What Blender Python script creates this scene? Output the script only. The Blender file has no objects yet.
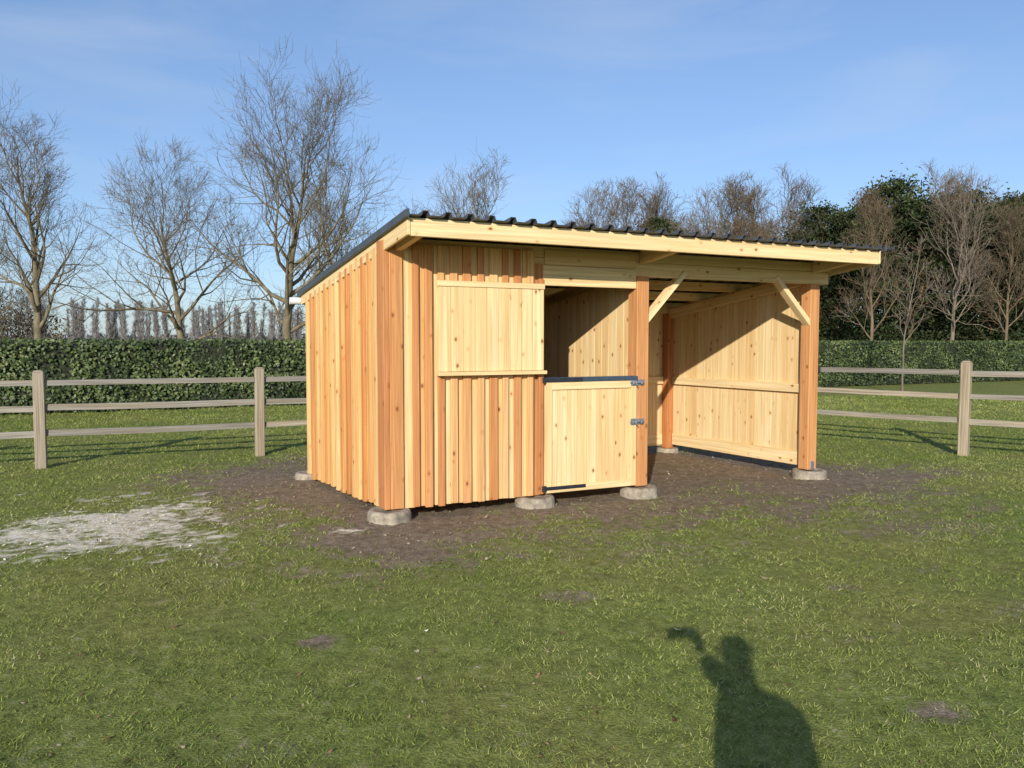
import bpy, math, random
import numpy as np
from mathutils import Vector, Matrix
random.seed(4); RNG=np.random.default_rng(7)
scene=bpy.context.scene
scene.view_settings.view_transform='Standard'; scene.view_settings.look='None'
scene.view_settings.exposure=0; scene.view_settings.gamma=1
AZ=math.radians(12.5); EL=math.radians(20.5)

# ------------------------------------------------------------ node helpers
def newmat(name):
    m=bpy.data.materials.new(name); m.use_nodes=True
    nt=m.node_tree; b=nt.nodes['Principled BSDF']
    return m,nt,b
def N(nt,t,**k):
    n=nt.nodes.new(t)
    for a,v in k.items(): setattr(n,a,v)
    return n
def ramp(nt,fac,stops):
    r=N(nt,'ShaderNodeValToRGB'); e=r.color_ramp.elements
    while len(e)<len(stops): e.new(0.5)
    for i,(p,c) in enumerate(stops):
        e[i].position=p; e[i].color=(c[0],c[1],c[2],1) if hasattr(c,'__len__') else (c,c,c,1)
    nt.links.new(fac,r.inputs[0]); return r.outputs[0]
def mix(nt,a,b,fac,mode='MIX'):
    m=N(nt,'ShaderNodeMixRGB',blend_type=mode)
    for i,v in ((0,fac),(1,a),(2,b)):
        if isinstance(v,bpy.types.NodeSocket): nt.links.new(v,m.inputs[i])
        else: m.inputs[i].default_value = v if i==0 else (v[0],v[1],v[2],1)
    return m.outputs[0]
def noise(nt,vec,scale,detail=4,rough=.55,dist=0):
    n=N(nt,'ShaderNodeTexNoise'); n.inputs['Scale'].default_value=scale
    n.inputs['Detail'].default_value=detail; n.inputs['Roughness'].default_value=rough
    n.inputs['Distortion'].default_value=dist
    if vec is not None: nt.links.new(vec,n.inputs['Vector'])
    return n.outputs['Fac']
def vmul(nt,vec,s):
    n=N(nt,'ShaderNodeVectorMath',operation='MULTIPLY'); nt.links.new(vec,n.inputs[0]); n.inputs[1].default_value=s
    return n.outputs[0]
def attr(nt,name,out='Fac'):
    n=N(nt,'ShaderNodeAttribute',attribute_name=name); return n.outputs[out]
def bump(nt,b,h,strength=.3,dist=.01):
    n=N(nt,'ShaderNodeBump'); n.inputs['Strength'].default_value=strength; n.inputs['Distance'].default_value=dist
    nt.links.new(h,n.inputs['Height']); nt.links.new(n.outputs[0],b.inputs['Normal'])

def wood_mat(name,cols,grain=.3,knots=True,rough=.7,knotcol=(.24,.10,.04)):
    m,nt,b=newmat(name)
    gc=attr(nt,'gc','Vector'); r=attr(nt,'rnd')
    k=len(cols); base=ramp(nt,r,[(i/(k-1),c) for i,c in enumerate(cols)])
    n1=noise(nt,vmul(nt,gc,(70,70,1.3)),1,4,.6,.4)
    n2=noise(nt,vmul(nt,gc,(16,16,.6)),1,2,.5,1.0)
    g=ramp(nt,n1,[(.3,1-grain),(.7,1+grain*.3)])
    c=mix(nt,base,g,1,'MULTIPLY')
    g2=ramp(nt,n2,[(.35,(.88,.77,.63)),(.65,(1.05,1.05,1.03))])
    c=mix(nt,c,g2,.8,'MULTIPLY')
    if knots:
        v=N(nt,'ShaderNodeTexVoronoi'); v.inputs['Scale'].default_value=1
        nt.links.new(vmul(nt,gc,(8,8,5)),v.inputs['Vector'])
        kf=ramp(nt,v.outputs['Distance'],[(.06,1),(.12,0)])
        halo=ramp(nt,v.outputs['Distance'],[(.08,.7),(.22,0)])
        c=mix(nt,c,mix(nt,c,(.80,.60,.44),1,'MULTIPLY'),halo)
        c=mix(nt,c,knotcol,kf)
    nt.links.new(c,b.inputs['Base Color']); b.inputs['Roughness'].default_value=rough
    b.inputs['Specular IOR Level'].default_value=.2
    bump(nt,b,n1,.25,.004)
    return m
def simple_mat(name,col,rough=.6,metal=0,var=.25,scale=12,bmp=.1,spec=.4):
    m,nt,b=newmat(name)
    tc=N(nt,'ShaderNodeTexCoord').outputs['Object']
    n=noise(nt,tc,scale,4,.6)
    c=mix(nt,tuple(x*(1-var) for x in col),tuple(min(1,x*(1+var)) for x in col),ramp(nt,n,[(.3,0),(.7,1)]))
    nt.links.new(c,b.inputs['Base Color']); b.inputs['Roughness'].default_value=rough; b.inputs['Metallic'].default_value=metal
    b.inputs['Specular IOR Level'].default_value=spec
    if bmp: bump(nt,b,n,bmp,.01)
    return m
def attr_mat(name,stops,rough=.7,spec=.2):
    m,nt,b=newmat(name)
    c=ramp(nt,attr(nt,'rnd'),stops)
    out=nt.nodes['Material Output']
    if spec<=.2:
        nt.nodes.remove(b); d=N(nt,'ShaderNodeBsdfDiffuse'); nt.links.new(c,d.inputs[0]); nt.links.new(d.outputs[0],out.inputs[0])
    else:
        nt.links.new(c,b.inputs['Base Color']); b.inputs['Roughness'].default_value=rough
        b.inputs['Specular IOR Level'].default_value=spec
    return m

M_side=wood_mat('larch_cladding',[(.58,.25,.085),(.74,.40,.15),(.80,.48,.20),(.86,.60,.30)],grain=.35)
M_front=wood_mat('spruce_cladding',[(.72,.43,.18),(.80,.55,.26),(.87,.66,.36)])
M_batten=wood_mat('larch_battens',[(.56,.235,.09),(.68,.34,.14),(.80,.52,.25)])
M_light=wood_mat('fresh_spruce',[(.79,.56,.28),(.86,.67,.38)],grain=.2)
M_red=wood_mat('douglas_post',[(.55,.225,.085),(.66,.33,.135)],grain=.35)
M_gray=wood_mat('weathered_fence_wood',[(.25,.23,.20),(.37,.34,.29),(.42,.34,.24)],grain=.5,knots=False,rough=.9)
M_roof=simple_mat('anthracite_steel_sheet',(.06,.065,.075),.45,0,.2,5,.02)
M_galv=simple_mat('galvanised_steel',(.35,.37,.4),.4,.7,.2,30,.05)
M_black=simple_mat('black_iron',(.03,.035,.045),.45,.3,.2,20,.05)
M_dark=simple_mat('dark_blue_rail',(.07,.10,.14),.45,.4,.2,20,.05)
M_conc=simple_mat('concrete',(.30,.25,.185),.9,0,.45,14,.6)
M_white=simple_mat('white_pvc',(.75,.75,.73),.4,0,.05,5,0)

# ------------------------------------------------------------ mesh helpers
def mesh_obj(name,verts,faces,mat=None,attrs=None,smooth=False,parent=None,link=True):
    me=bpy.data.meshes.new(name)
    verts=np.asarray(verts,dtype=np.float32)
    if isinstance(faces,np.ndarray):
        k=faces.shape[1]; nf=len(faces)
        me.vertices.add(len(verts)); me.vertices.foreach_set('co',verts.ravel())
        me.loops.add(nf*k); me.loops.foreach_set('vertex_index',faces.astype(np.int32).ravel())
        me.polygons.add(nf); me.polygons.foreach_set('loop_start',np.arange(0,nf*k,k,dtype=np.int32))
        me.polygons.foreach_set('loop_total',np.full(nf,k,dtype=np.int32))
        me.update(calc_edges=True)
    else:
        me.from_pydata(verts.tolist(),[],faces)
    for an,(ty,data) in (attrs or {}).items():
        a=me.attributes.new(an,ty,'POINT')
        a.data.foreach_set('value' if ty=='FLOAT' else 'vector',np.asarray(data,dtype=np.float32).ravel())
    if smooth: me.polygons.foreach_set('use_smooth',np.ones(len(me.polygons),dtype=bool))
    if mat: me.materials.append(mat)
    me.update()
    if not link: return me
    o=bpy.data.objects.new(name,me); scene.collection.objects.link(o)
    if parent: setpar(o,parent)
    return o
def empty(name,loc=(0,0,0)):
    e=bpy.data.objects.new(name,None); e.location=loc; e.empty_display_size=.3; scene.collection.objects.link(e); return e
def setpar(o,p):
    o.parent=p; o.matrix_parent_inverse=Matrix.Translation(-Vector(p.location))
class MB:
    def __init__(s,T=lambda p:p): s.v=[];s.f=[];s.g=[];s.r=[];s.T=T
    def hexa(s,p,rnd=None):
        p=[np.array(q,float) for q in p]; rnd=random.random() if rnd is None else rnd
        ex=[np.linalg.norm(p[1]-p[0]),np.linalg.norm(p[3]-p[0]),np.linalg.norm(p[4]-p[0])]
        L=int(np.argmax(ex)); off=np.array([random.uniform(-50,50) for _ in range(3)])
        loc=[(0,0,0),(1,0,0),(1,1,0),(0,1,0),(0,0,1),(1,0,1),(1,1,1),(0,1,1)]
        n=len(s.v)
        for q,l in zip(p,loc):
            s.v.append(s.T(q)); e=[l[i]*ex[i] for i in range(3)]
            o=[i for i in range(3) if i!=L]
            s.g.append((e[o[0]]+off[0],e[o[1]]+off[1],e[L]+off[2])); s.r.append(rnd)
        for f in ((0,3,2,1),(4,5,6,7),(0,1,5,4),(1,2,6,5),(2,3,7,6),(3,0,4,7)): s.f.append([n+i for i in f])
    def bx(s,x0,x1,y0,y1,z0,z1,rnd=None,z1b=None,z0b=None):
        zb=z1 if z1b is None else z1b; za=z0 if z0b is None else z0b
        s.hexa([(x0,y0,z0),(x1,y0,z0),(x1,y1,za),(x0,y1,za),(x0,y0,z1),(x1,y0,z1),(x1,y1,zb),(x0,y1,zb)],rnd)
    def beam(s,p0,p1,w,h,up=(0,0,1),rnd=None):
        p0=np.array(p0,float);p1=np.array(p1,float);d=p1-p0;d/=np.linalg.norm(d)
        sd=np.cross(d,up);sd/=np.linalg.norm(sd);u=np.cross(sd,d)
        a,b_=sd*w/2,u*h/2
        s.hexa([p0-a-b_,p0+a-b_,p0+a+b_,p0-a+b_,p1-a-b_,p1+a-b_,p1+a+b_,p1-a+b_],rnd)
    def obj(s,name,mat,parent=None,bevel=.003):
        o=mesh_obj(name,s.v,s.f,mat,{'gc':('FLOAT_VECTOR',s.g),'rnd':('FLOAT',s.r)},parent=parent)
        import bmesh
        bm=bmesh.new(); bm.from_mesh(o.data); bmesh.ops.recalc_face_normals(bm,faces=bm.faces); bm.to_mesh(o.data); bm.free()
        if bevel:
            m=o.modifiers.new('bevel','BEVEL'); m.width=bevel; m.segments=1; m.limit_method='ANGLE'
        return o

_tab=RNG.random((256,256))
def vn(x,y,s=0):
    x=np.asarray(x,float)+s*17.3; y=np.asarray(y,float)+s*9.1
    xi=np.floor(x).astype(int); yi=np.floor(y).astype(int); fx=x-xi; fy=y-yi
    fx=fx*fx*(3-2*fx); fy=fy*fy*(3-2*fy)
    g=lambda i,j:_tab[i%256,j%256]
    return (g(xi,yi)*(1-fx)+g(xi+1,yi)*fx)*(1-fy)+(g(xi,yi+1)*(1-fx)+g(xi+1,yi+1)*fx)*fy
def fbm(x,y,s=0,o=4):
    t=0;a=.5;n=0
    for i in range(o): t=t+a*vn(x*2**i,y*2**i,s+i); n+=a; a*=.55
    return t/n
def sst(a,b,x): t=np.clip((x-a)/(b-a),0,1); return t*t*(3-2*t)

# ------------------------------------------------------------ shed frame
FL=np.array([-1.16,7.19]); U=np.array([.906,.424]); V=np.array([-.507,.862])
U/=np.linalg.norm(U); V/=np.linalg.norm(V)
W=5.44; D=2.68
def TS(p): q=FL+p[0]*U+p[1]*V; return (q[0],q[1],p[2])
Minv=np.linalg.inv(np.array([U,V]).T)
def shed_ab(x,y):
    dx=x-FL[0]; dy=y-FL[1]
    return Minv[0,0]*dx+Minv[0,1]*dy, Minv[1,0]*dx+Minv[1,1]*dy

# ------------------------------------------------------------ ground
def masks(x,y):
    a,b=shed_ab(x,y)
    da=np.maximum(np.maximum(-a,a-W),0); db=np.maximum(np.maximum(-b,b-D),0)
    d=np.hypot(da,db)
    n=fbm(x*.9,y*.9,3); n2=fbm(x*5,y*5,5); n3=fbm(x*17,y*17,7,2)
    mud=.95*sst(2.3,-.1,d+(n-.5)*2.6+(n2-.5)*2.0+(n3-.5)*1.6)
    for (cx,cy,rr,am) in ((-1.05,4.2,.07,.8),(.35,5.0,.10,.6),(2.25,5.15,.08,.6),(1.95,3.35,.10,.7),(-4,5.3,.25,.4),(-2.6,7.4,.6,.5),(3.6,6.9,.5,.5),(1.2,6.2,.5,.4)):
        mud=np.maximum(mud,am*sst(1.5,.3,np.hypot((x-cx)/(rr*1.6),(y-cy)/rr)+(n2-.5)*2.2+(n3-.5)*1.2))
    q=fbm(x*1.6,y*1.6,23)
    mud=np.maximum(mud,.45*sst(.62,.82,q*.6+n2*.3+n3*.15)*(np.hypot(x,y)<18))
    ds=np.hypot((x+3.65)/1.2,(y-6.9)/1.15)
    sand=.95*sst(1.25,-.1,ds+(fbm(x*1.7,y*1.7,31)-.5)*1.5+(n2-.5)*1.9+(n3-.5)*1.4)
    ds2=np.hypot((x+1.42)/.25,(y-6.75)/.12); sand=np.maximum(sand,.7*sst(1.3,.4,ds2+(n2-.5)*1.6))
    return mud,sand
def gh(x,y):
    r=np.hypot(x,y-5); f=np.clip(1-(r-8)/20,0,1)
    return (-.012+.03*(fbm(x*.8,y*.8,41)-.5)+f*(.03*(fbm(x*4,y*4,43,3)-.5)+.026*(fbm(x*11,y*11,47,2)-.5)))
n=640;T=5.8;k=3.6
t=np.linspace(-T,T,n); gx=np.sinh(t)*k; gy=np.sinh(t)*k+6
X,Y=np.meshgrid(gx,gy); X=X.ravel();Y=Y.ravel()
mud,sand=masks(X,Y)
Z=gh(X,Y)-.010*mud
idx=np.arange(n*n).reshape(n,n)
F=np.stack([idx[:-1,:-1],idx[:-1,1:],idx[1:,1:],idx[1:,:-1]],-1).reshape(-1,4)
m,nt,b=newmat('grassy_ground')
geo=N(nt,'ShaderNodeNewGeometry').outputs['Position']
n2=noise(nt,geo,14,5,.7); n3=noise(nt,geo,75,3,.7); n4=noise(nt,geo,.5,4,.6)
gr=ramp(nt,n2,[(.28,(.105,.10,.035)),(.45,(.18,.19,.055)),(.6,(.235,.245,.075)),(.78,(.34,.31,.14))])
gr=mix(nt,gr,ramp(nt,n4,[(.35,(.88,1.0,.8)),(.65,(1.15,1.06,1.0))]),1,'MULTIPLY')
gr=mix(nt,gr,ramp(nt,n3,[(.3,.6),(.7,1.35)]),1,'MULTIPLY')
mc=ramp(nt,n2,[(.3,(.135,.10,.068)),(.5,(.24,.18,.12)),(.72,(.35,.275,.195))])
mc=mix(nt,mc,ramp(nt,n3,[(.3,.65),(.7,1.25)]),1,'MULTIPLY')
sc=ramp(nt,n2,[(.3,(.48,.40,.26)),(.5,(.72,.63,.47)),(.7,(.86,.80,.66))])
sub=N(nt,'ShaderNodeMath',operation='MULTIPLY_ADD'); nt.links.new(n2,sub.inputs[0]); sub.inputs[1].default_value=1.6; sub.inputs[2].default_value=-.8
mudf=N(nt,'ShaderNodeMath',operation='ADD'); nt.links.new(attr(nt,'mud'),mudf.inputs[0]); nt.links.new(sub.outputs[0],mudf.inputs[1])
c=mix(nt,gr,mc,ramp(nt,mudf.outputs[0],[(.12,0),(.65,1)]))
sf=N(nt,'ShaderNodeMath',operation='ADD'); nt.links.new(attr(nt,'sand'),sf.inputs[0]); nt.links.new(sub.outputs[0],sf.inputs[1])
c=mix(nt,c,sc,ramp(nt,sf.outputs[0],[(.25,0),(.85,1)]))
nt.links.new(c,b.inputs['Base Color']); b.inputs['Roughness'].default_value=.95; b.inputs['Specular IOR Level'].default_value=.1
hb=N(nt,'ShaderNodeMath',operation='ADD'); nt.links.new(n2,hb.inputs[0]); nt.links.new(n3,hb.inputs[1])
bump(nt,b,hb.outputs[0],.7,.022)
mesh_obj('ground',np.stack([X,Y,Z],-1),F,m,{'mud':('FLOAT',mud),'sand':('FLOAT',sand)},smooth=True)

def blades(cnt,d0,d1,seed):
    r=np.random.default_rng(seed)
    dd=np.linspace(d0,d1,400); w=(1.55*dd+3)*(3/dd)**1.2; cdf=np.cumsum(w); cdf/=cdf[-1]
    y=np.interp(r.random(cnt),cdf,dd); x=(r.random(cnt)*2-1)*(.78*y+1.5)
    mud,sand=masks(x,y)
    pat=fbm(x*4.5,y*4.5,61,4); pat2=fbm(x*.8,y*.8,63,3)
    keep=(r.random(cnt)<(1-.99*np.clip(mud*1.25,0,1)**1.3)*(1-.96*np.clip(sand*1.5,0,1))*(.18+1.15*sst(.32,.6,pat*.75+pat2*.25)))
    a,b_=shed_ab(x,y); keep&=~((a>-.05)&(a<W+.1)&(b_>-.05)&(b_<D))
    x=x[keep];y=y[keep];pat=pat[keep];n_=len(x)
    sc=(1+np.maximum(y-3,0)*.12)
    h=(.006+.017*r.random(n_)**1.6)*(1+.08*np.maximum(y-3,0))*(.6+.9*pat)
    wd=.0025*sc*(.6+.8*r.random(n_))
    an=r.random(n_)*math.tau; ln=h*(.5+1.3*r.random(n_)); la=r.random(n_)*math.tau
    z=gh(x,y)-.003
    P0=np.stack([x-np.cos(an)*wd,y-np.sin(an)*wd,z],-1);P1=np.stack([x+np.cos(an)*wd,y+np.sin(an)*wd,z],-1)
    P2=np.stack([x+np.cos(la)*ln,y+np.sin(la)*ln,z+h],-1)
    v=np.stack([P0,P1,P2],1).reshape(-1,3)
    big=fbm(x*.7,y*.7,71,4); mid=fbm(x*3,y*3,73,3)
    col=np.clip(r.random(n_)**1.4*.75+(big-.5)*.55+(mid-.5)*.4+.06,0,1)
    return v,np.arange(n_*3).reshape(-1,3),np.repeat(col,3)
M_grass=attr_mat('grass_blades',[(0,(.115,.155,.032)),(.35,(.205,.245,.055)),(.65,(.30,.32,.09)),(.85,(.39,.365,.16)),(1,(.50,.44,.27))],.75,.2)
v,f,cc=blades(600000,1.9,24,5)
mesh_obj('grass',v,f,M_grass,{'rnd':('FLOAT',cc)})

def litter(name,cnt,size,mat,seed,region):
    r=np.random.default_rng(seed); x,y=region(r,cnt); z=gh(x,y)+.006
    V_=[];F_=[];R_=[]
    for i in range(len(x)):
        s=size*(.4+r.random()); an=r.random()*6.28; tl=r.normal(0,.3,2)
        e1=np.array([math.cos(an),math.sin(an),tl[0]])*s; e2=np.array([-math.sin(an),math.cos(an),tl[1]])*s*.6
        c0=np.array([x[i],y[i],z[i]+s*.15]); n0=len(V_); rr=r.random()
        for (p,q,h) in ((-1,0,.2),(-.3,-.8,0),(.5,-.6,0),(1.1,0,.25),(.5,.6,0),(-.3,.8,0)):
            V_.append(c0+e1*p+e2*q+np.array([0,0,h*s])); R_.append(rr)
        F_.append([n0+j for j in range(6)])
    return mesh_obj(name,V_,F_,mat,{'rnd':('FLOAT',R_)})
def fr(r,c,y0=2.2,y1=11):
    y=y0+(y1-y0)*r.random(c)**1.2; x=(r.random(c)*2-1)*(.75*y+1); return x,y
M_leaf=attr_mat('dry_leaves',[(0,(.10,.055,.03)),(.6,(.24,.14,.08)),(1,(.48,.38,.25))],.8)
litter('fallen_leaves',1500,.009,M_leaf,3,fr)
litter('fallen_leaves',120,.021,M_leaf,31,fr)
M_chip=attr_mat('wood_chips',[(0,(.5,.42,.28)),(1,(.78,.7,.54))],.8)
def frs(r,c):
    x=-3.65+r.normal(0,.65,c); y=6.9+r.normal(0,.6,c); return x,y
litter('wood_chips',1100,.010,M_chip,8,frs)
litter('wood_chips',9,.026,M_chip,19,fr)
def clods():
    r=np.random.default_rng(12); c=20000
    x=FL[0]-2.5+9.5*r.random(c); y=4.8+7*r.random(c); mu,_=masks(x,y); k_=r.random(c)<mu*.5; x=x[k_];y=y[k_]
    n_=len(x); s=.004+.018*r.random(n_)**5; base=np.array([(1,0,0),(0,1,0),(-1,0,0),(0,-1,0),(0,0,1),(0,0,-1)],float)
    fb=np.array([(0,1,4),(1,2,4),(2,3,4),(3,0,4),(1,0,5),(2,1,5),(3,2,5),(0,3,5)])
    vv=base[None]*(.6+.8*r.random((n_,6,1)))*s[:,None,None]*np.array([1,1,.6])
    vv=vv+np.stack([x,y,gh(x,y)-.008],-1)[:,None]
    ff=(fb[None]+np.arange(n_)[:,None,None]*6).reshape(-1,3)
    mesh_obj('soil_clods',vv.reshape(-1,3),ff,attr_mat('soil',[(0,(.13,.10,.065)),(1,(.31,.245,.175))],.95),{'rnd':('FLOAT',np.repeat(r.random(n_),6))})
clods()

# ------------------------------------------------------------ the shed
shed=empty('horse_shelter',(FL[0],FL[1],0))
def zr(b): return 2.735-.142*(b+.62)
mb=MB(TS); b_=0.0
while b_<D-.02:
    w=random.uniform(.15,.19); b1=min(b_+w,D)
    mb.bx(-.022,0,b_+.003,b1-.001,.10-.03*b_,zr(b_)-.06,None,zr(b1)-.06,.10-.03*b1)
    b_=b1
b_=.165
while b_<D-.08:
    w=random.uniform(.062,.095)
    mb.bx(-.055,-.0225,b_,b_+w,.085-.03*b_+random.uniform(-.012,.012),zr(b_)-.07,None,zr(b_+w)-.07)
    b_+=w+random.uniform(.075,.115)
mb.obj('side_wall_cladding',M_side,shed)
mb=MB(TS)
mb.bx(-.058,-.002,-.05,.125,.085,2.60,.3)
mb.bx(-.001,.13,-.05,-.024,.085,2.60,.8)
mb.bx(.002,.13,.002,.13,.08,2.46)
mb.bx(1.555,1.615,-.052,-.0235,.10,2.30,.2)
mb.bx(1.50,1.63,.001,.13,.08,2.46)
mb.bx(2.745,2.90,-.045,.11,.085,2.37,.7)
mb.bx(W-.145,W,-.02,.125,.085,2.37,.9)
mb.bx(W-.145,W-.03,D-.15,D-.022,.05,2.1,.1)
mb.bx(.01,.14,D-.15,D-.022,.05,2.1,.1)
mb.bx(2.75,2.88,D-.15,D-.025,.05,2.1,.1)
mb.obj('posts',M_red,shed,.006)
mb=MB(TS); a=.13
while a<1.52:
    w=random.uniform(.13,.19); a1=min(a+w,1.554)
    mb.bx(a+.002,a1-.002,-.024,-.001,.085+random.uniform(-.006,.006),2.585); a=a1
mb.obj('front_wall_boards',M_front,shed)
mb=MB(TS); a=.225
while a<1.50:
    w=random.uniform(.055,.085)
    if a+w<.455: mb.bx(a,a+w,-.055,-.0245,.085+random.uniform(-.01,.01),2.58)
    else:
        mb.bx(a,min(a+w,1.553),-.055,-.0245,.085+random.uniform(-.01,.01),1.335); mb.bx(a,min(a+w,1.553),-.055,-.0245,2.247,2.58)
    a+=w+random.uniform(.05,.075)
mb.obj('front_wall_battens',M_batten,shed)
mb=MB(TS); a=.47
while a<1.59:
    a1=min(a+.125,1.595); mb.bx(a+.0022,a1-.0022,-.080,-.058,1.375,2.188); a=a1
mb.bx(.455,1.60,-.090,-.056,2.19,2.245)
mb.bx(.45,1.605,-.125,-.0565,1.337,1.372)
mb.bx(1.617,2.742,-.03,-.003,2.235,2.44,.4)
mb.bx(1.64,2.744,-.02,.000,2.445,2.60,.0)
mb.obj('shutter_and_lintel',M_light,shed)
mb=MB(TS); a=1.655
while a<2.71:
    a1=min(a+.118,2.715); mb.bx(a+.0022,a1-.0022,-.045,-.023,.13,1.245); a=a1
for (x0,x1,z0,z1) in ((1.635,1.70,.105,1.248),(2.668,2.732,.105,1.248),(1.701,2.667,.105,.175),(1.701,2.667,1.17,1.248)):
    mb.bx(x0,x1,-.064,-.0455,z0,z1,random.random())
    mb.bx(x0,x1,-.022,0,z0,z1,random.random())
mb.obj('stable_door',M_light,shed)
mb=MB(TS)
mb.bx(1.615,2.74,-.074,.004,1.25,1.297)
mb.obj('door_top_rail',M_dark,shed)
mb=MB(TS)
mb.bx(1.60,2.10,-.071,-.0655,.135,.172); mb.bx(1.585,1.625,-.085,-.06,.125,.185)
mb.bx(1.60,2.05,-.082,-.0745,1.253,1.291); mb.bx(1.585,1.612,-.09,-.066,1.245,1.30)
mb.obj('strap_hinges',M_black,shed,.002)
def cyl(p0,p1,r,mat,name,par,seg=14,T=TS):
    p0=Vector(T(p0));p1=Vector(T(p1)); d=(p1-p0); L=d.length; q=d.to_track_quat('Z','Y').to_matrix()
    vs=[];fs=[]
    for j in (0,1):
        for i_ in range(seg):
            a_=i_*math.tau/seg; vs.append(p0+q@Vector((math.cos(a_)*r,math.sin(a_)*r,L*j)))
    for i_ in range(seg): fs.append([i_,(i_+1)%seg,seg+(i_+1)%seg,seg+i_])
    fs.append(list(range(seg))[::-1]); fs.append(list(range(seg,2*seg)))
    return mesh_obj(name,[tuple(v_) for v_ in vs],fs,mat,parent=par)
for z_ in (1.225,.80):
    mb=MB(TS)
    mb.bx(2.655,2.73,-.070,-.0645,z_-.035,z_+.035); mb.bx(2.755,2.84,-.056,-.0455,z_-.03,z_+.03)
    mb.bx(2.67,2.685,-.095,-.0702,z_-.018,z_+.018); mb.bx(2.705,2.72,-.095,-.0702,z_-.018,z_+.018)
    mb.bx(2.775,2.79,-.095,-.0562,z_-.018,z_+.018)
    mb.obj('latch_plate',M_galv,shed,.001)
    cyl((2.64,-.083,z_),(2.81,-.083,z_),.0085,M_galv,'latch_bolt',shed)
    cyl((2.70,-.083,z_),(2.70,-.13,z_-.03),.006,M_galv,'latch_handle',shed)
mb=MB(TS); b_=.13
while b_<D-.02:
    b1=min(b_+.135,D); mb.bx(W-.028,W-.004,b_+.002,b1-.002,.115,zr(b_)-.1,None,zr(b1)-.1); b_=b1
b_=.15
while b_<D-.1:
    mb.bx(W-.003,W+.02,b_,b_+.09,.09,zr(b_)-.08,None,zr(b_+.09)-.08); b_+=.19
mb.bx(W-.075,W-.029,.126,D-.16,1.03,1.14,.9)
mb.bx(W-.06,W-.029,.126,D-.16,.11,.28,.8)
mb.obj('right_wall_boards',M_light,shed)
mb=MB(TS); a=0.0
while a<W-.05:
    a1=min(a+.135,W-.03); mb.bx(a+.002,a1-.002,D-.02,D+.004,.08,zr(D)-.06); a=a1
mb.bx(2.95,W-.15,D-.065,D-.021,1.03,1.14,.9); mb.bx(2.95,W-.15,D-.05,D-.021,.1,.26,.8)
mb.obj('back_wall_boards',M_light,shed)
mb=MB(TS); b_=.12
while b_<D-.18:
    b1=min(b_+.135,D-.155); mb.bx(2.80,2.822,b_+.002,b1-.002,.09,zr(b_)-.15,None,zr(b1)-.15); b_=b1
mb.bx(2.8225,2.86,.112,D-.16,1.03,1.14,.7)
mb.obj('partition_boards',M_light,shed)
mb=MB(TS); A0=-.05; A1=W+.25
mb.bx(A0+.032,A1,-.60,-.555,zr(-.6)-.16,zr(-.6)-.004,.9)
mb.bx(A0+.04,A1-.08,.005,.07,2.37,2.52,.3)
for b0 in (.62,1.25,1.9): mb.bx(.02,A1-.03,b0,b0+.06,zr(b0)-.125,zr(b0)-.012,random.random())
mb.bx(.02,A1-.03,D-.10,D-.03,zr(D)-.17,zr(D)-.01,.5)
mb.bx(.02,A1-.03,.008,.066,2.523,zr(0.066)-.006,.5)
for a_ in (.06,2.80,W-.12):
    p=[]
    for zz in (-.15,-.01):
        for (aa,bb) in ((a_,-.55),(a_+.065,-.55),(a_+.065,-.003),(a_,-.003)): p.append((aa,bb,zr(bb)+zz))
    mb.hexa(p)
    p=[]
    for zz in (-.26,-.127):
        for (aa,bb) in ((a_,.072),(a_+.065,.072),(a_+.065,D-.11),(a_,D-.11)): p.append((aa,bb,zr(bb)+zz))
    mb.hexa(p)
BE=D+.10
for (x0,x1) in ((A0,A0+.028),(A1+.002,A1+.028)):
    mb.hexa([(x0,-.61,zr(-.61)-.155),(x1,-.61,zr(-.61)-.155),(x1,BE,zr(BE)-.13),(x0,BE,zr(BE)-.13),
             (x0,-.61,zr(-.61)-.003),(x1,-.61,zr(-.61)-.003),(x1,BE,zr(BE)-.003),(x0,BE,zr(BE)-.003)],.85)
mb.bx(A0+.03,A1,BE-.03,BE-.002,zr(BE)-.13,zr(BE)-.005,.5)
mb.beam((2.87,.035,1.86),(3.42,.035,2.44),.06,.10,(0,1,0),.9)
mb.beam((W-.10,.04,1.86),(W-.68,.04,2.44),.06,.10,(0,1,0),.9)
mb.beam((2.84,.10,1.9),(2.84,.6,2.35),.10,.06,(1,0,0),.6)
mb.obj('roof_timbers',M_light,shed,.004)
prof=[];a=A0-.03; pitch=.207
while a<A1+.03:
    for (dx,h) in ((0,0),(.135,0),(.150,.038),(.192,.038)): prof.append((a+dx,h))
    a+=pitch
v=[];f=[];bs=np.linspace(-.67,BE+.07,8); K=len(prof)
for bb in bs:
    for (pa,h) in prof: v.append(TS((pa,bb,zr(bb)+h)))
for j in range(len(bs)-1):
    for i in range(K-1): f.append([j*K+i,j*K+i+1,(j+1)*K+i+1,(j+1)*K+i])
o=mesh_obj('roof_sheets',v,f,M_roof,parent=shed); sm=o.modifiers.new('s','SOLIDIFY'); sm.thickness=.005; sm.offset=1
mb=MB(TS)
for (x0,x1) in ((A0-.034,A0-.003),(A1+.031,A1+.05)):
    mb.hexa([(x0,-.67,zr(-.67)-.02),(x1,-.67,zr(-.67)-.02),(x1,BE+.05,zr(BE+.05)-.02),(x0,BE+.05,zr(BE+.05)-.02),
             (x0,-.67,zr(-.67)+.048),(x1,-.67,zr(-.67)+.048),(x1,BE+.05,zr(BE+.05)+.048),(x0,BE+.05,zr(BE+.05)+.048)])
mb.obj('verge_flashing',M_roof,shed,.003)
cyl((A0-.12,BE+.06,zr(BE)-.08),(A1+.05,BE+.06,zr(BE)-.08),.045,M_white,'rain_gutter',shed)
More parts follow.
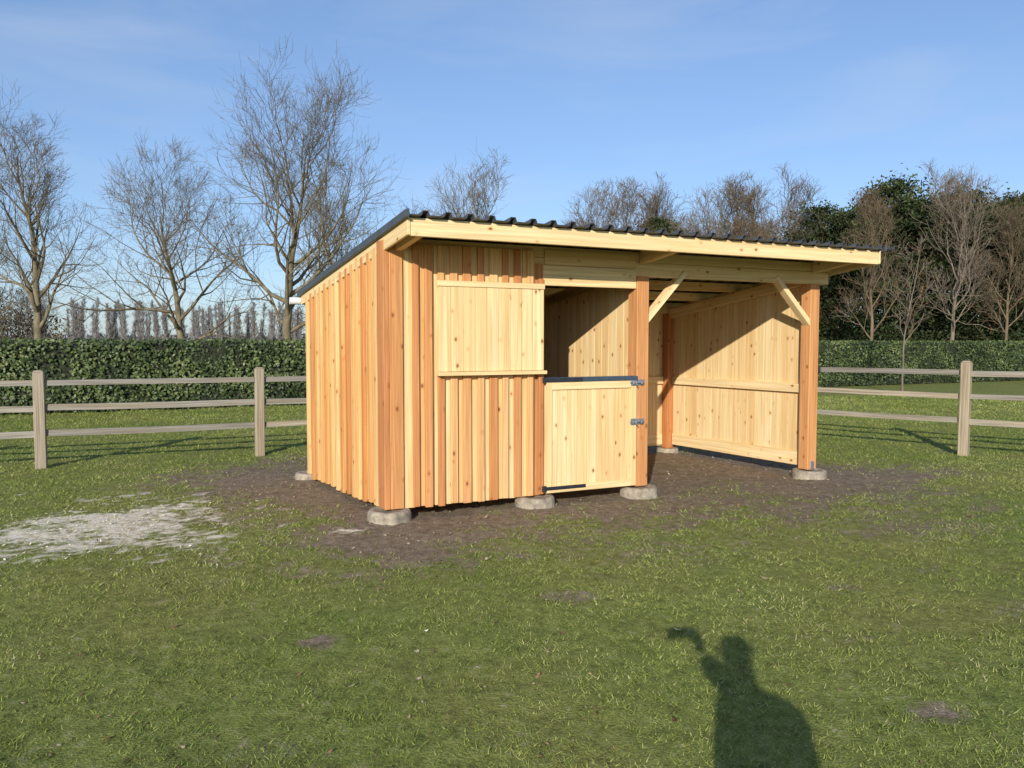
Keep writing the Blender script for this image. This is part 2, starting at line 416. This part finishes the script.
def pad(a,b,r=.2,top=.08):
    x,y,_=TS((a,b,0)); vs=[];fs=[];S=40; ph=random.random()*6
    prf=[(r*1.03,-.06),(r*1.0,top-.035),(r*.96,top-.012),(r*.90,top),(r*.62,top),(r*.58,top-.012),(0.02,top-.012)]
    for (rr,z) in prf:
        for i_ in range(S): an=i_*math.tau/S; q=1+.012*math.sin(5*an+ph)+.01*math.sin(11*an+ph*2); vs.append((x+rr*math.cos(an)*q,y+rr*math.sin(an)*q,z))
    for j in range(len(prf)-1):
        for i_ in range(S): fs.append([j*S+i_,j*S+(i_+1)%S,(j+1)*S+(i_+1)%S,(j+1)*S+i_])
    fs.append([6*S+i_ for i_ in range(S)])
    mesh_obj('concrete_pad',vs,fs,M_conc,parent=shed,smooth=True)
for (a,b) in ((.0,.0),(1.54,.0),(2.82,.0),(W-.07,.02),(-.02,D-.05),(2.82,D-.08),(W-.08,D-.08)): pad(a,b,.205 if b<1 else .17,.082 if b<1 else .055)
mb=MB(TS); mb.bx(W-.1,W-.045,-.027,-.0205,.083,.19); mb.obj('post_anchor',M_galv,shed,.001)

# ------------------------------------------------------------ fences
def fence(p0,d,posts,rails,hp):
    d=np.array(d,float);d/=np.linalg.norm(d); nrm=np.array([-d[1],d[0]])
    TF=lambda p:(p0[0]+p[0]*d[0]+p[1]*nrm[0],p0[1]+p[0]*d[1]+p[1]*nrm[1],p[2])
    e=empty('wooden_fence',(p0[0],p0[1],0)); mb=MB(TF)
    for s in posts:
        h=hp+random.uniform(-.01,.01); r_=random.uniform(.2,1); w=.066; rr=random.uniform(-.012,.012)
        mb.hexa([(s-w,-w,-.2),(s+w,-w,-.2),(s+w,w,-.2),(s-w,w,-.2),(s-w+rr,-w,h-.03),(s+w+rr,-w,h-.03),(s+w+rr,w,h-.03),(s-w+rr,w,h-.03)],r_)
        mb.hexa([(s-w+rr,-w,h-.0295),(s+w+rr,-w,h-.0295),(s+w+rr,w,h-.0295),(s-w+rr,w,h-.0295),(s-w*.55+rr,-w*.55,h),(s+w*.55+rr,-w*.55,h),(s+w*.55+rr,w*.55,h),(s-w*.55+rr,w*.55,h)],r_)
    mb.obj('posts',M_gray,e,.008)
    mb=MB(TF)
    for i in range(len(posts)-1):
        for z in rails:
            L=posts[i+1]-posts[i]-.12; z0=z+random.uniform(-.012,.012); z1=z+random.uniform(-.012,.012); hh=random.uniform(.034,.042)
            sg=random.uniform(-.012,.012); K=5; st=len(mb.g); rn=random.random()*.8
            for k_ in range(K):
                s0=posts[i]+.06+L*k_/K; s1=posts[i]+.06+L*(k_+1)/K
                za=z0+(z1-z0)*k_/K+sg*math.sin(math.pi*k_/K); zb=z0+(z1-z0)*(k_+1)/K+sg*math.sin(math.pi*(k_+1)/K)
                mb.hexa([(s0,-.022,za-hh),(s1,-.022,zb-hh),(s1,.022,zb-hh),(s0,.022,za-hh),(s0,-.016,za+hh),(s1,-.016,zb+hh),(s1,.016,zb+hh),(s0,.016,za+hh)],rn)
                if k_==0: off=np.array(mb.g[st])
                o0=np.array(mb.g[st+8*k_])
                for q in range(8):
                    g=np.array(mb.g[st+8*k_+q])-o0+off; g[2]+=L*k_/K; mb.g[st+8*k_+q]=tuple(g)
    mb.obj('rails',M_gray,e,0)
fence((-3.74,11.33),(.906,.424),[-2.78*i for i in range(4,0,-1)]+[0,2.78,5.3,7.8],(1.12,.79,.45),1.30)
fence((6.69,11.33),(-.7,.7),[-5.56,-2.78,0,2.78,4.70],(1.21,.87,.50),1.39)

# ------------------------------------------------------------ foliage helpers
def quads(c,size,r,flat=None,asp=.6):
    n_=len(c)
    nrm=r.normal(size=(n_,3))
    if flat is not None: nrm=nrm*.55+flat
    nrm/=np.linalg.norm(nrm,axis=1)[:,None]
    t_=np.cross(nrm,r.normal(size=(n_,3))); t_/=np.linalg.norm(t_,axis=1)[:,None]; s_=np.cross(nrm,t_)
    sz=np.broadcast_to(size,(n_,))[:,None]
    v=np.stack([c-t_*sz,c-s_*sz*asp,c+t_*sz,c+s_*sz*asp],1).reshape(-1,3)
    return v,np.arange(n_*4).reshape(-1,4)
M_hleaf=attr_mat('hedge_leaves',[(0,(.028,.040,.014)),(.5,(.065,.095,.03)),(.85,(.13,.17,.052)),(1,(.21,.215,.095))],.5,.3)
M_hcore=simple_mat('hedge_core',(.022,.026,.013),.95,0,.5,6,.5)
def hedge():
    r=np.random.default_rng(33)
    p0=np.array([-10.,19.]);d=np.array([.9,.43]);d/=np.linalg.norm(d);nn=np.array([d[1],-d[0]])
    L0,L1=-16,62; wd=.55
    e=empty('hedge',(p0[0],p0[1],0))
    S=np.arange(L0,L1,.5); sec=[(-wd+.12,0),(-wd+.1,1.6),(0,1.66),(wd-.1,1.6),(wd-.12,0)]
    v=[];f=[]
    for s in S:
        for (o_,z) in sec:
            q=p0+d*s+nn*(-o_+ (vn(s*1.5,z*2,5)-.5)*.1); v.append((q[0],q[1],z+(vn(s*.8,o_*3,8)-.5)*.06*(z>0)))
    K=5
    for j in range(len(S)-1):
        for i in range(K-1): f.append([j*K+i,(j+1)*K+i,(j+1)*K+i+1,j*K+i+1])
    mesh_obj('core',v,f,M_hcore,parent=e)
    nf=60000; nt_=20000
    s=L0+(L1-L0)*r.random(nf); z=.02+1.7*r.random(nf); o_=wd+(fbm(s*1.2,z*1.6,77,3)-.5)*.26-r.random(nf)**2*.12
    q=p0+d*s[:,None]+nn*o_[:,None]; c1=np.c_[q,z]
    v1,f1=quads(c1,.03+.032*r.random(nf),r,np.r_[nn,.25])
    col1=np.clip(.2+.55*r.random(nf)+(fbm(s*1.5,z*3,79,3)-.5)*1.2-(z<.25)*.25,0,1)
    s=L0+(L1-L0)*r.random(nt_); o_=wd*(2*r.random(nt_)-1); z=1.67+(fbm(s*.9,o_*2,81)-.5)*.10+.05*r.random(nt_)**3*1.8
    q=p0+d*s[:,None]+nn*o_[:,None]; v2,f2=quads(np.c_[q,z],.03+.03*r.random(nt_),r,np.array([0,0,1.]))
    col2=np.clip(.45+.5*r.random(nt_),0,1)
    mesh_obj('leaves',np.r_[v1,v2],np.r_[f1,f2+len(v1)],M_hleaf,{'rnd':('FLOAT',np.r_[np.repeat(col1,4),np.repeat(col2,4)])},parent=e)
hedge()

# ------------------------------------------------------------ bare trees
def bark(name,c0,c1):
    m,nt,b=newmat(name); tc=N(nt,'ShaderNodeTexCoord').outputs['Object']
    n_=noise(nt,vmul(nt,tc,(6,6,1.2)),1,2,.6); c=ramp(nt,n_,[(.3,c0),(.7,c1)])
    out=nt.nodes['Material Output']; nt.nodes.remove(b); d=N(nt,'ShaderNodeBsdfDiffuse'); nt.links.new(c,d.inputs[0]); nt.links.new(d.outputs[0],out.inputs[0])
    return m
M_bark=bark('bark_grey_brown',(.11,.088,.055),(.24,.20,.13))
M_bark2=bark('bark_woodland',(.11,.08,.05),(.22,.165,.105))
M_bark3=bark('bark_pale_twigs',(.15,.12,.09),(.25,.20,.15))
M_pinebark=bark('pine_bark',(.13,.075,.045),(.26,.14,.08))
def norm(v): return v/ (math.sqrt(v[0]*v[0]+v[1]*v[1]+v[2]*v[2])+1e-9)
def cross(a,b): return np.array([a[1]*b[2]-a[2]*b[1],a[2]*b[0]-a[0]*b[2],a[0]*b[1]-a[1]*b[0]])
def tree_mesh(name,H,crownR,seed,mat,clear=.28,n1=20,n2=9,n3=6,n4=3,tr=.018,twig=.009,up=.35,ang=(35,65),tip=1.0,lean=0,top=.93,pw=1.8):
    r=np.random.default_rng(seed); polys=[]
    def grow(p,d,L,rad,seg,wob,trop,r1):
        pts=[p];dirs=[d];q=p;dd=d; nz=r.normal(0,wob,(seg,3)); nz[:,2]+=trop
        for i in range(seg):
            dd=norm(dd+nz[i]); q=q+dd*(L/seg); pts.append(q); dirs.append(dd)
        rs=rad+(r1-rad)*(np.arange(seg+1)/seg)**.8
        polys.append((np.array(pts),rs)); return pts,dirs,rs
    def at(pts,dirs,rs,t_):
        x=t_*(len(pts)-1); i=min(int(x),len(pts)-2); f_=x-i
        return pts[i]*(1-f_)+pts[i+1]*f_, dirs[min(i+1,len(dirs)-1)], rs[i]*(1-f_)+rs[i+1]*f_
    def side(d,a):
        o=norm(cross(d,r.normal(size=3)))
        return norm(d*math.cos(a)+o*math.sin(a))
    R0=H*tr
    T_=grow(np.array([0,0,-.3]),norm(np.array([lean,0,1.])),H*top,R0,12,.06,.03,R0*.12)
    for i in range(n1):
        t_=clear+(.97-clear)*((i+r.random()*.6)/n1)
        p,d,rad=at(*T_,t_)
        rel=(t_-clear)/(1-clear)
        env=(1-rel**pw)**.6*.72+.28
        L=crownR*env*r.uniform(.7,1.2)*1.15
        a=math.radians(ang[1]+(ang[0]-ang[1])*rel+r.uniform(-10,10)); phi=i*2.4+r.uniform(-.5,.5)
        d1=np.array([math.cos(phi)*math.sin(a),math.sin(phi)*math.sin(a),math.cos(a)])
        B=grow(p,d1,L,min(rad*.75,R0*.42)*(.6+.4*env),7,.17,.10*up/.35,twig*1.1)
        for j in range(n2):
            t2=.2+.8*(j+r.random())/n2; p2,dd2,r2=at(*B,t2)
            L2=L*(.55*(1-t2)+.22)*r.uniform(.6,1.25)
            B2=grow(p2,side(dd2,math.radians(r.uniform(30,62))),L2,min(r2*.65,.045),4,.19,.12*up/.35,twig)
            for k_ in range(n3):
                t3=.2+.8*(k_+r.random())/n3; p3,d3,r3=at(*B2,t3)
                L3=L2*(.42*(1-t3)+.28)*r.uniform(.6,1.2)+.18
                B3=grow(p3,side(d3,math.radians(r.uniform(25,60))),L3,min(r3*.8,twig*1.3),3,.18,.12*up/.35,twig*.7)
                for l in range(n4):
                    p4,d4,r4=at(*B3,.2+.8*r.random())
                    grow(p4,side(d4,math.radians(r.uniform(20,55))),L3*.55+.12,twig*.75,2,.15,.1,twig*.5*tip)
    V_=[];F_=[];n0=0
    groups={}
    for pts,rs in polys:
        S=3 if rs[0]<.03 else (5 if rs[0]<.1 else 8)
        groups.setdefault((len(pts),S),[]).append((pts,rs))
    for (m_,S),L_ in groups.items():
        P=np.array([q[0] for q in L_]); R=np.array([q[1] for q in L_])
        tg=np.gradient(P,axis=1); tg/=np.linalg.norm(tg,axis=2,keepdims=True)+1e-9
        steep=(np.abs(tg[:,0,2])>.8)[:,None,None]
        ref=np.where(steep,np.array([.31,.77,.1]),np.array([0,0,1.]))
        s1=np.cross(tg,ref); s1/=np.linalg.norm(s1,axis=2,keepdims=True)+1e-9; s2=np.cross(tg,s1)
        an=np.arange(S)*math.tau/S
        ring=P[:,:,None]+R[:,:,None,None]*(s1[:,:,None]*np.cos(an)[None,None,:,None]+s2[:,:,None]*np.sin(an)[None,None,:,None])
        V_.append(ring.reshape(-1,3)); nb=len(L_)
        bb=np.arange(nb)[:,None,None]*(m_*S); ii=np.arange(m_-1)[None,:,None]*S; jj=np.arange(S)[None,None]; j2=(jj+1)%S
        F_.append((np.stack([bb+ii+jj,bb+ii+j2,bb+ii+S+j2,bb+ii+S+jj],-1)+n0).reshape(-1,4)); n0+=nb*m_*S
    return mesh_obj(name,np.concatenate(V_),np.concatenate(F_),mat,smooth=True,link=False)
def place(name,me,x,y,rot=0,s=1,parent=None,sz=None):
    o=bpy.data.objects.new(name,me); o.location=(x,y,0); o.rotation_euler=(0,0,rot); o.scale=(s,s,sz or s)
    scene.collection.objects.link(o)
    if parent: setpar(o,parent)
    return o
def ux(px,d): return (px-512)/769*d
place('bare_tree',tree_mesh('bare_tree_a',13.0,3.9,1,M_bark,.22,18,9,6,3,.019,.0072,.42,(18,58),top=.84,pw=3),ux(38,36),36)
place('bare_tree',tree_mesh('bare_tree_b',9.4,4.8,22,M_bark,.22,16,9,6,3,.024,.0072,.30,(25,74),lean=-.12,top=.86,pw=2.6),ux(192,36),36)
place('bare_tree',tree_mesh('bare_tree_c',12.9,5.3,3,M_bark,.22,20,10,6,3,.020,.0072,.34,(20,66),top=.80,pw=3.4),ux(287,36),36)
tb=tree_mesh('bare_tree_d',10.3,4.0,14,M_bark,.25,17,9,6,2,.018,.0095,.4,(20,60),top=.85,pw=3)
place('bare_tree',tb,ux(352,44),44,1,1.0)
place('bare_tree',tb,ux(472,48),48,2.5,1.12)
place('bare_tree',tb,ux(-60,42),42,4,1.1)
place('young_tree',tree_mesh('young_tree_m',5.6,.9,41,M_bark3,.35,12,4,3,0,.008,.008,.5,(20,45)),ux(904,25),25)
wood=empty('woodland_trees',(22,50,0))
wv=[tree_mesh('wood_tree_%d'%i,12.3,3.2,50+i,M_bark2 if i!=1 else M_bark3,.22,17,8,5,2,.012,.0115,.5,(16,52),top=.86,pw=2.6) for i in range(4)]
rr=np.random.default_rng(5)
spots=[(572,58,1.0),(598,62,1.18),(622,58,1.14),(645,60,1.2),(672,60,1.14),(700,60,1.16),(728,58,1.18),(752,56,1.14),(788,60,1.26),(812,54,.98),(850,44,.86),(878,56,1.0),(925,50,1.06),(948,44,.98),(978,52,.95),(1003,44,.82),(1030,52,.95),(1060,48,1.0),(1100,46,1),(1150,50,1.05)]
for i,(px,d,s) in enumerate(spots):
    place('wood_tree',wv[i%4],ux(px+rr.uniform(-6,6),d),d+rr.uniform(-2,2),rr.random()*6,s,wood)
for i in range(46):
    px=rr.uniform(560,840) if i%2 else rr.uniform(830,1230); d=rr.uniform(64,92); place('wood_tree',wv[rr.integers(4)],ux(px,d),d,rr.random()*6,rr.uniform(.9,1.08)*(d/64)**.85,wood)
M_need=attr_mat('pine_needles',[(0,(.015,.022,.010)),(.5,(.042,.055,.024)),(1,(.11,.125,.05))],.7,.2)
def pine_mesh(name,H,R,seed,low=.35,ncl=70,per=110):
    r=np.random.default_rng(seed)
    tp=tree_mesh(name+'_t',H*.97,R*.8,seed,M_pinebark,low*.8,16,3,0,0,.013,.02,.2,(50,80))
    tv=np.empty(len(tp.vertices)*3,dtype=np.float32); tp.vertices.foreach_get('co',tv); tv=tv.reshape(-1,3)
    tf=np.empty(len(tp.loops),dtype=np.int32); tp.loops.foreach_get('vertex_index',tf); tf=tf.reshape(-1,4)
    C=[];K_=[]
    for i in range(ncl):
        rel=r.random()**.8; z=H*(low+(1-low)*rel); env=R*(max(0,math.sin(math.pi*min(1,(.15+.85*rel))))**.6*.85+.12)
        a=r.random()*6.28; rad=env*math.sqrt(r.uniform(.05,1)); s=r.uniform(.35,.8)
        c=np.array([rad*math.cos(a),rad*math.sin(a),z])+r.normal(size=(per,3))*np.array([s,s,s*.45]); C.append(c)
        K_.append(np.clip(r.normal(.4,.15)+ (c[:,2]-z)/s*.25+r.normal(0,.12,per),0,1))
    C=np.concatenate(C);K_=np.concatenate(K_)
    v,f=quads(C,.07+.11*r.random(len(C)),r,np.array([0,0,.4]),.45)
    me=mesh_obj(name,np.r_[tv,v],np.r_[tf,f+len(tv)],M_pinebark,{'rnd':('FLOAT',np.r_[np.zeros(len(tv)),np.repeat(K_,4)])},link=False)
    me.materials.append(M_need); mi=np.r_[np.zeros(len(tf)),np.ones(len(f))].astype(np.int32); me.polygons.foreach_set('material_index',mi); me.update(); return me
pv=[pine_mesh('pine_a',12,2.8,1,.28,100,120),pine_mesh('pine_b',11,3.4,2,.10,120,120),pine_mesh('pine_c',12.5,2.2,3,.45,60)]
pine=[(656,58,.86,2),(684,60,.88,1),(818,56,.95,0),(840,52,.92,1),(864,55,.9,2),(887,50,1.0,0),(905,48,.94,1),(935,50,.98,1),(960,50,.94,0),(985,48,.88,1),(1010,50,.92,0),(1032,50,.90,1),(1068,53,.95,0),(1110,54,1.0,1),(612,75,.9,1),(740,64,.8,1),(775,62,.84,1),(1160,55,1,0),(800,60,.88,1)]
for px,d,s,k_ in pine: place('pine_tree',pv[k_],ux(px,d),d,rr.random()*6,s,wood)
def thicket(name,x0,x1,y0,y1,h,cnt,mat,seed,par,sz=(.06,.14),hv=.5):
    r=np.random.default_rng(seed); x=x0+(x1-x0)*r.random(cnt); y=y0+(y1-y0)*r.random(cnt)
    top=h*(1-hv+hv*2*(fbm(x*.35,y*.35,seed)-.1)); z=top*r.random(cnt)**.8
    v,f=quads(np.c_[x,y,z],sz[0]+(sz[1]-sz[0])*r.random(cnt),r,None,.35)
    mesh_obj(name,v,f,mat,{'rnd':('FLOAT',np.repeat(np.clip(.15+.6*r.random(cnt)+(fbm(x*.5,z,seed+3)-.5)*.8,0,1),4))},parent=par)
M_brush=attr_mat('brushwood',[(0,(.03,.022,.014)),(.5,(.09,.07,.045)),(1,(.19,.15,.10))],.9,.1)
thicket('undergrowth',6,62,52,70,3.6,46000,M_brush,91,wood,(.08,.22))
thicket('evergreen_undergrowth',16,62,50,66,4.2,22000,M_need,92,wood,(.08,.2),.9)
far=empty('distant_tree_row',(-60,150,0))
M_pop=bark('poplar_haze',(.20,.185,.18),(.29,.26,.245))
pm=[tree_mesh('poplar_m%d'%i,10.5,1.7,71+i,M_pop,.05,20,6,4,0,.012,.030,.9,(10,28),top=.9) for i in range(3)]
for i in range(100):
    px=50+i*3.2+rr.uniform(-1.6,1.6); place('poplar',pm[i%3],ux(px,150),150+rr.uniform(-9,9),rr.random()*6,rr.uniform(.78,1.05),far)
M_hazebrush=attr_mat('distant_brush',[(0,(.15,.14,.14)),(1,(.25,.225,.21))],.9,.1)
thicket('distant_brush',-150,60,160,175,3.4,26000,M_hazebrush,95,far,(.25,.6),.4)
thicket('near_copse',-52,-37.5,58,66,5.8,10000,M_brush,96,far,(.08,.2),.7)
for i in range(6): place('copse_tree',wv[i%4],ux(-70+i*22,62+i%3*3),62+i%3*3,i,.55,far)

# ------------------------------------------------------------ photographer
def photographer():
    O=Vector((.235,-.36,0)); e=empty('photographer_person',O)
    def skin(name,pts,edges,rad,root,sub=2):
        me=bpy.data.meshes.new(name); me.from_pydata([tuple(Vector(p)+O) for p in pts],edges,[])
        o=bpy.data.objects.new(name,me); scene.collection.objects.link(o)
        s=o.modifiers.new('skin','SKIN'); s.use_smooth_shade=True
        o.modifiers.new('sub','SUBSURF').levels=sub; o.modifiers['sub'].render_levels=sub
        for i,r_ in enumerate(rad):
            q=me.skin_vertices[0].data[i]; q.radius=(r_,r_) if not isinstance(r_,tuple) else r_; q.use_root=(i==root)
        dg=bpy.context.evaluated_depsgraph_get(); dg.update()
        m2=bpy.data.meshes.new_from_object(o.evaluated_get(dg)); o.modifiers.clear(); o.data=m2; setpar(o,e); return o
    # body turned slightly, both elbows tucked in, right hand holding the phone
    P=[(0.08,-.02,.98),(0.075,-.02,1.18),(0.06,-.01,1.38),(0.02,.01,1.50),(0,.03,1.59),(0,.035,1.68),(0,.03,1.76),
       (-.075,.05,1.42),(-.12,.06,1.16),(-.10,.17,.94),(.19,-.07,1.42),(.06,.20,1.36),(-.14,.27,1.56),
       (-.01,0,.90),(-.03,.02,.50),(-.04,0,.10),(-.05,.15,.04),(.17,-.02,.90),(.19,.0,.50),(.20,-.02,.10),(.21,.13,.04)]
    E=[(0,1),(1,2),(2,3),(3,4),(4,5),(5,6),(2,7),(7,8),(8,9),(2,10),(10,11),(11,12),(0,13),(13,14),(14,15),(15,16),(0,17),(17,18),(18,19),(19,20)]
    R=[(.15,.13),(.14,.12),(.145,.13),.062,.072,.098,.075,.068,.055,.036,.072,.072,.052,.10,.065,.047,.042,.10,.065,.047,.042]
    o=skin('body',P,E,R,0)
    mats=[simple_mat('jacket',(.04,.05,.08),.8),simple_mat('jeans',(.05,.07,.13),.85),simple_mat('skin',(.55,.34,.24),.5),simple_mat('hair',(.07,.045,.03),.7),simple_mat('shoes',(.06,.04,.03),.6)]
    o.data.materials.clear()
    for m_ in mats: o.data.materials.append(m_)
    for p in o.data.polygons:
        c=p.center-O
        p.material_index = 4 if c.z<.11 else 1 if (c.z<.96 and not(c.x<-.05 and c.y>.1 and c.z>.86)) else 2 if (c.z>1.50 and abs(c.x)<.12 and c.y<.16) else 0
        if p.material_index==2 and (c.z>1.73 or (c.z>1.62 and c.y<.01)): p.material_index=3
        p.use_smooth=True
    TP=lambda p:(p[0]+O.x,p[1]+O.y,p[2])
    mb=MB(TP)
    mb.hexa([(-.014,.12,1.645),(.014,.12,1.645),(.010,.152,1.65),(-.010,.152,1.65),(-.008,.12,1.69),(.008,.12,1.69),(.006,.13,1.69),(-.006,.13,1.69)])
    mb.bx(-.108,-.092,.02,.05,1.65,1.70); mb.bx(.092,.108,.02,.05,1.65,1.70)
    mb.bx(-.025,.025,.118,.128,1.612,1.622)
    mb.obj('nose_ears_mouth',mats[2],e,.005)
    mb=MB(TP); mb.bx(-.045,-.02,.118,.128,1.688,1.70); mb.bx(.02,.045,.118,.128,1.688,1.70); mb.obj('eyes',mats[3],e,.003)
    wx=-.14; w=Vector((wx,.275,1.565)); px=-.235+.075
    pts=[w,w+Vector((0,.02,.045)),w+Vector((0,.03,.075))]; ed=[(0,1),(1,2)]; rd=[.034,.036,.030]
    for k_ in range(4):
        z=1.625+.017*k_; n_=len(pts)
        pts+= [Vector((wx-.002,.30,z)),Vector((px+.012,.335,z+.003)),Vector((px-(.012+.004*(k_%2)),.332,z+.004))]
        ed+=[(2 if k_>1 else 1,n_),(n_,n_+1),(n_+1,n_+2)]; rd+=[.010,.009,.008]
    n_=len(pts); pts+=[Vector((wx-.02,.28,1.61)),Vector((px-.02,.30,1.625))]; ed+=[(1,n_),(n_,n_+1)]; rd+=[.012,.010]
    h=skin('right_hand',pts,ed,rd,0,1); h.data.materials.clear(); h.data.materials.append(mats[2])
    ox,oy=-.10,.17; w=Vector((ox,oy,.95)); pts=[w,w+Vector((0,.012,-.06)),w+Vector((0,.02,-.10))]; ed=[(0,1),(1,2)]; rd=[.028,.034,.030]
    for k_ in range(4):
        n_=len(pts); yy=oy-.01+.020*k_; L=(.055,.07,.075,.065)[k_]
        pts+=[Vector((ox,yy,.84)),Vector((ox+.005,yy+.004,.84-L*.6)),Vector((ox+.018,yy+.006,.84-L*1.1))]; ed+=[(2,n_),(n_,n_+1),(n_+1,n_+2)]; rd+=[.010,.009,.008]
    n_=len(pts); pts+=[Vector((ox+.015,oy+.055,.89)),Vector((ox+.025,oy+.075,.85))]; ed+=[(1,n_),(n_,n_+1)]; rd+=[.012,.010]
    h=skin('left_hand',pts,ed,rd,0,1); h.data.materials.clear(); h.data.materials.append(mats[2])
    mb=MB(); mb.bx(-.075,.075,-.022,-.013,1.615,1.69); mb.obj('phone',M_black,e,.003)
photographer()

# ------------------------------------------------------------ world, sun, camera
w=bpy.data.worlds.new('World'); scene.world=w; w.use_nodes=True; nt=w.node_tree
bg=nt.nodes['Background']; sky=N(nt,'ShaderNodeTexSky',sky_type='NISHITA'); sky.sun_disc=False
sky.sun_elevation=EL; sky.sun_rotation=math.pi+AZ; sky.air_density=1.0; sky.dust_density=.6; sky.ozone_density=1.6
gm=N(nt,'ShaderNodeGamma'); gm.inputs[1].default_value=.72; nt.links.new(sky.outputs[0],gm.inputs[0])
skc=vmul(nt,gm.outputs[0],(1.06,1.30,1.70))
tc=N(nt,'ShaderNodeTexCoord').outputs['Generated']
mp=N(nt,'ShaderNodeMapping'); nt.links.new(tc,mp.inputs[0]); mp.inputs['Rotation'].default_value=(0,.25,.5); mp.inputs['Scale'].default_value=(1.2,2.2,6)
cn=noise(nt,mp.outputs[0],1.9,5,.55,.5)
cf=ramp(nt,cn,[(.46,0),(.8,.26)])
nt.links.new(mix(nt,skc,(4.6,5.0,5.6),cf),bg.inputs[0]); bg.inputs[1].default_value=.15
s=bpy.data.lights.new('sun','SUN'); s.energy=5.0; s.angle=math.radians(.5); s.color=(1,.95,.86)
so=bpy.data.objects.new('sun',s); scene.collection.objects.link(so); so.location=(-5,-20,12)
dv=Vector((math.sin(AZ)*math.cos(EL),math.cos(AZ)*math.cos(EL),-math.sin(EL))); so.rotation_euler=dv.to_track_quat('-Z','Y').to_euler()
c=bpy.data.cameras.new('camera'); c.lens=27.03; c.sensor_width=36; c.clip_end=2000; c.clip_start=.02
co=bpy.data.objects.new('camera',c); scene.collection.objects.link(co); co.location=(0,0,1.65); co.rotation_euler=(math.radians(90-3.05),0,0)
scene.camera=co
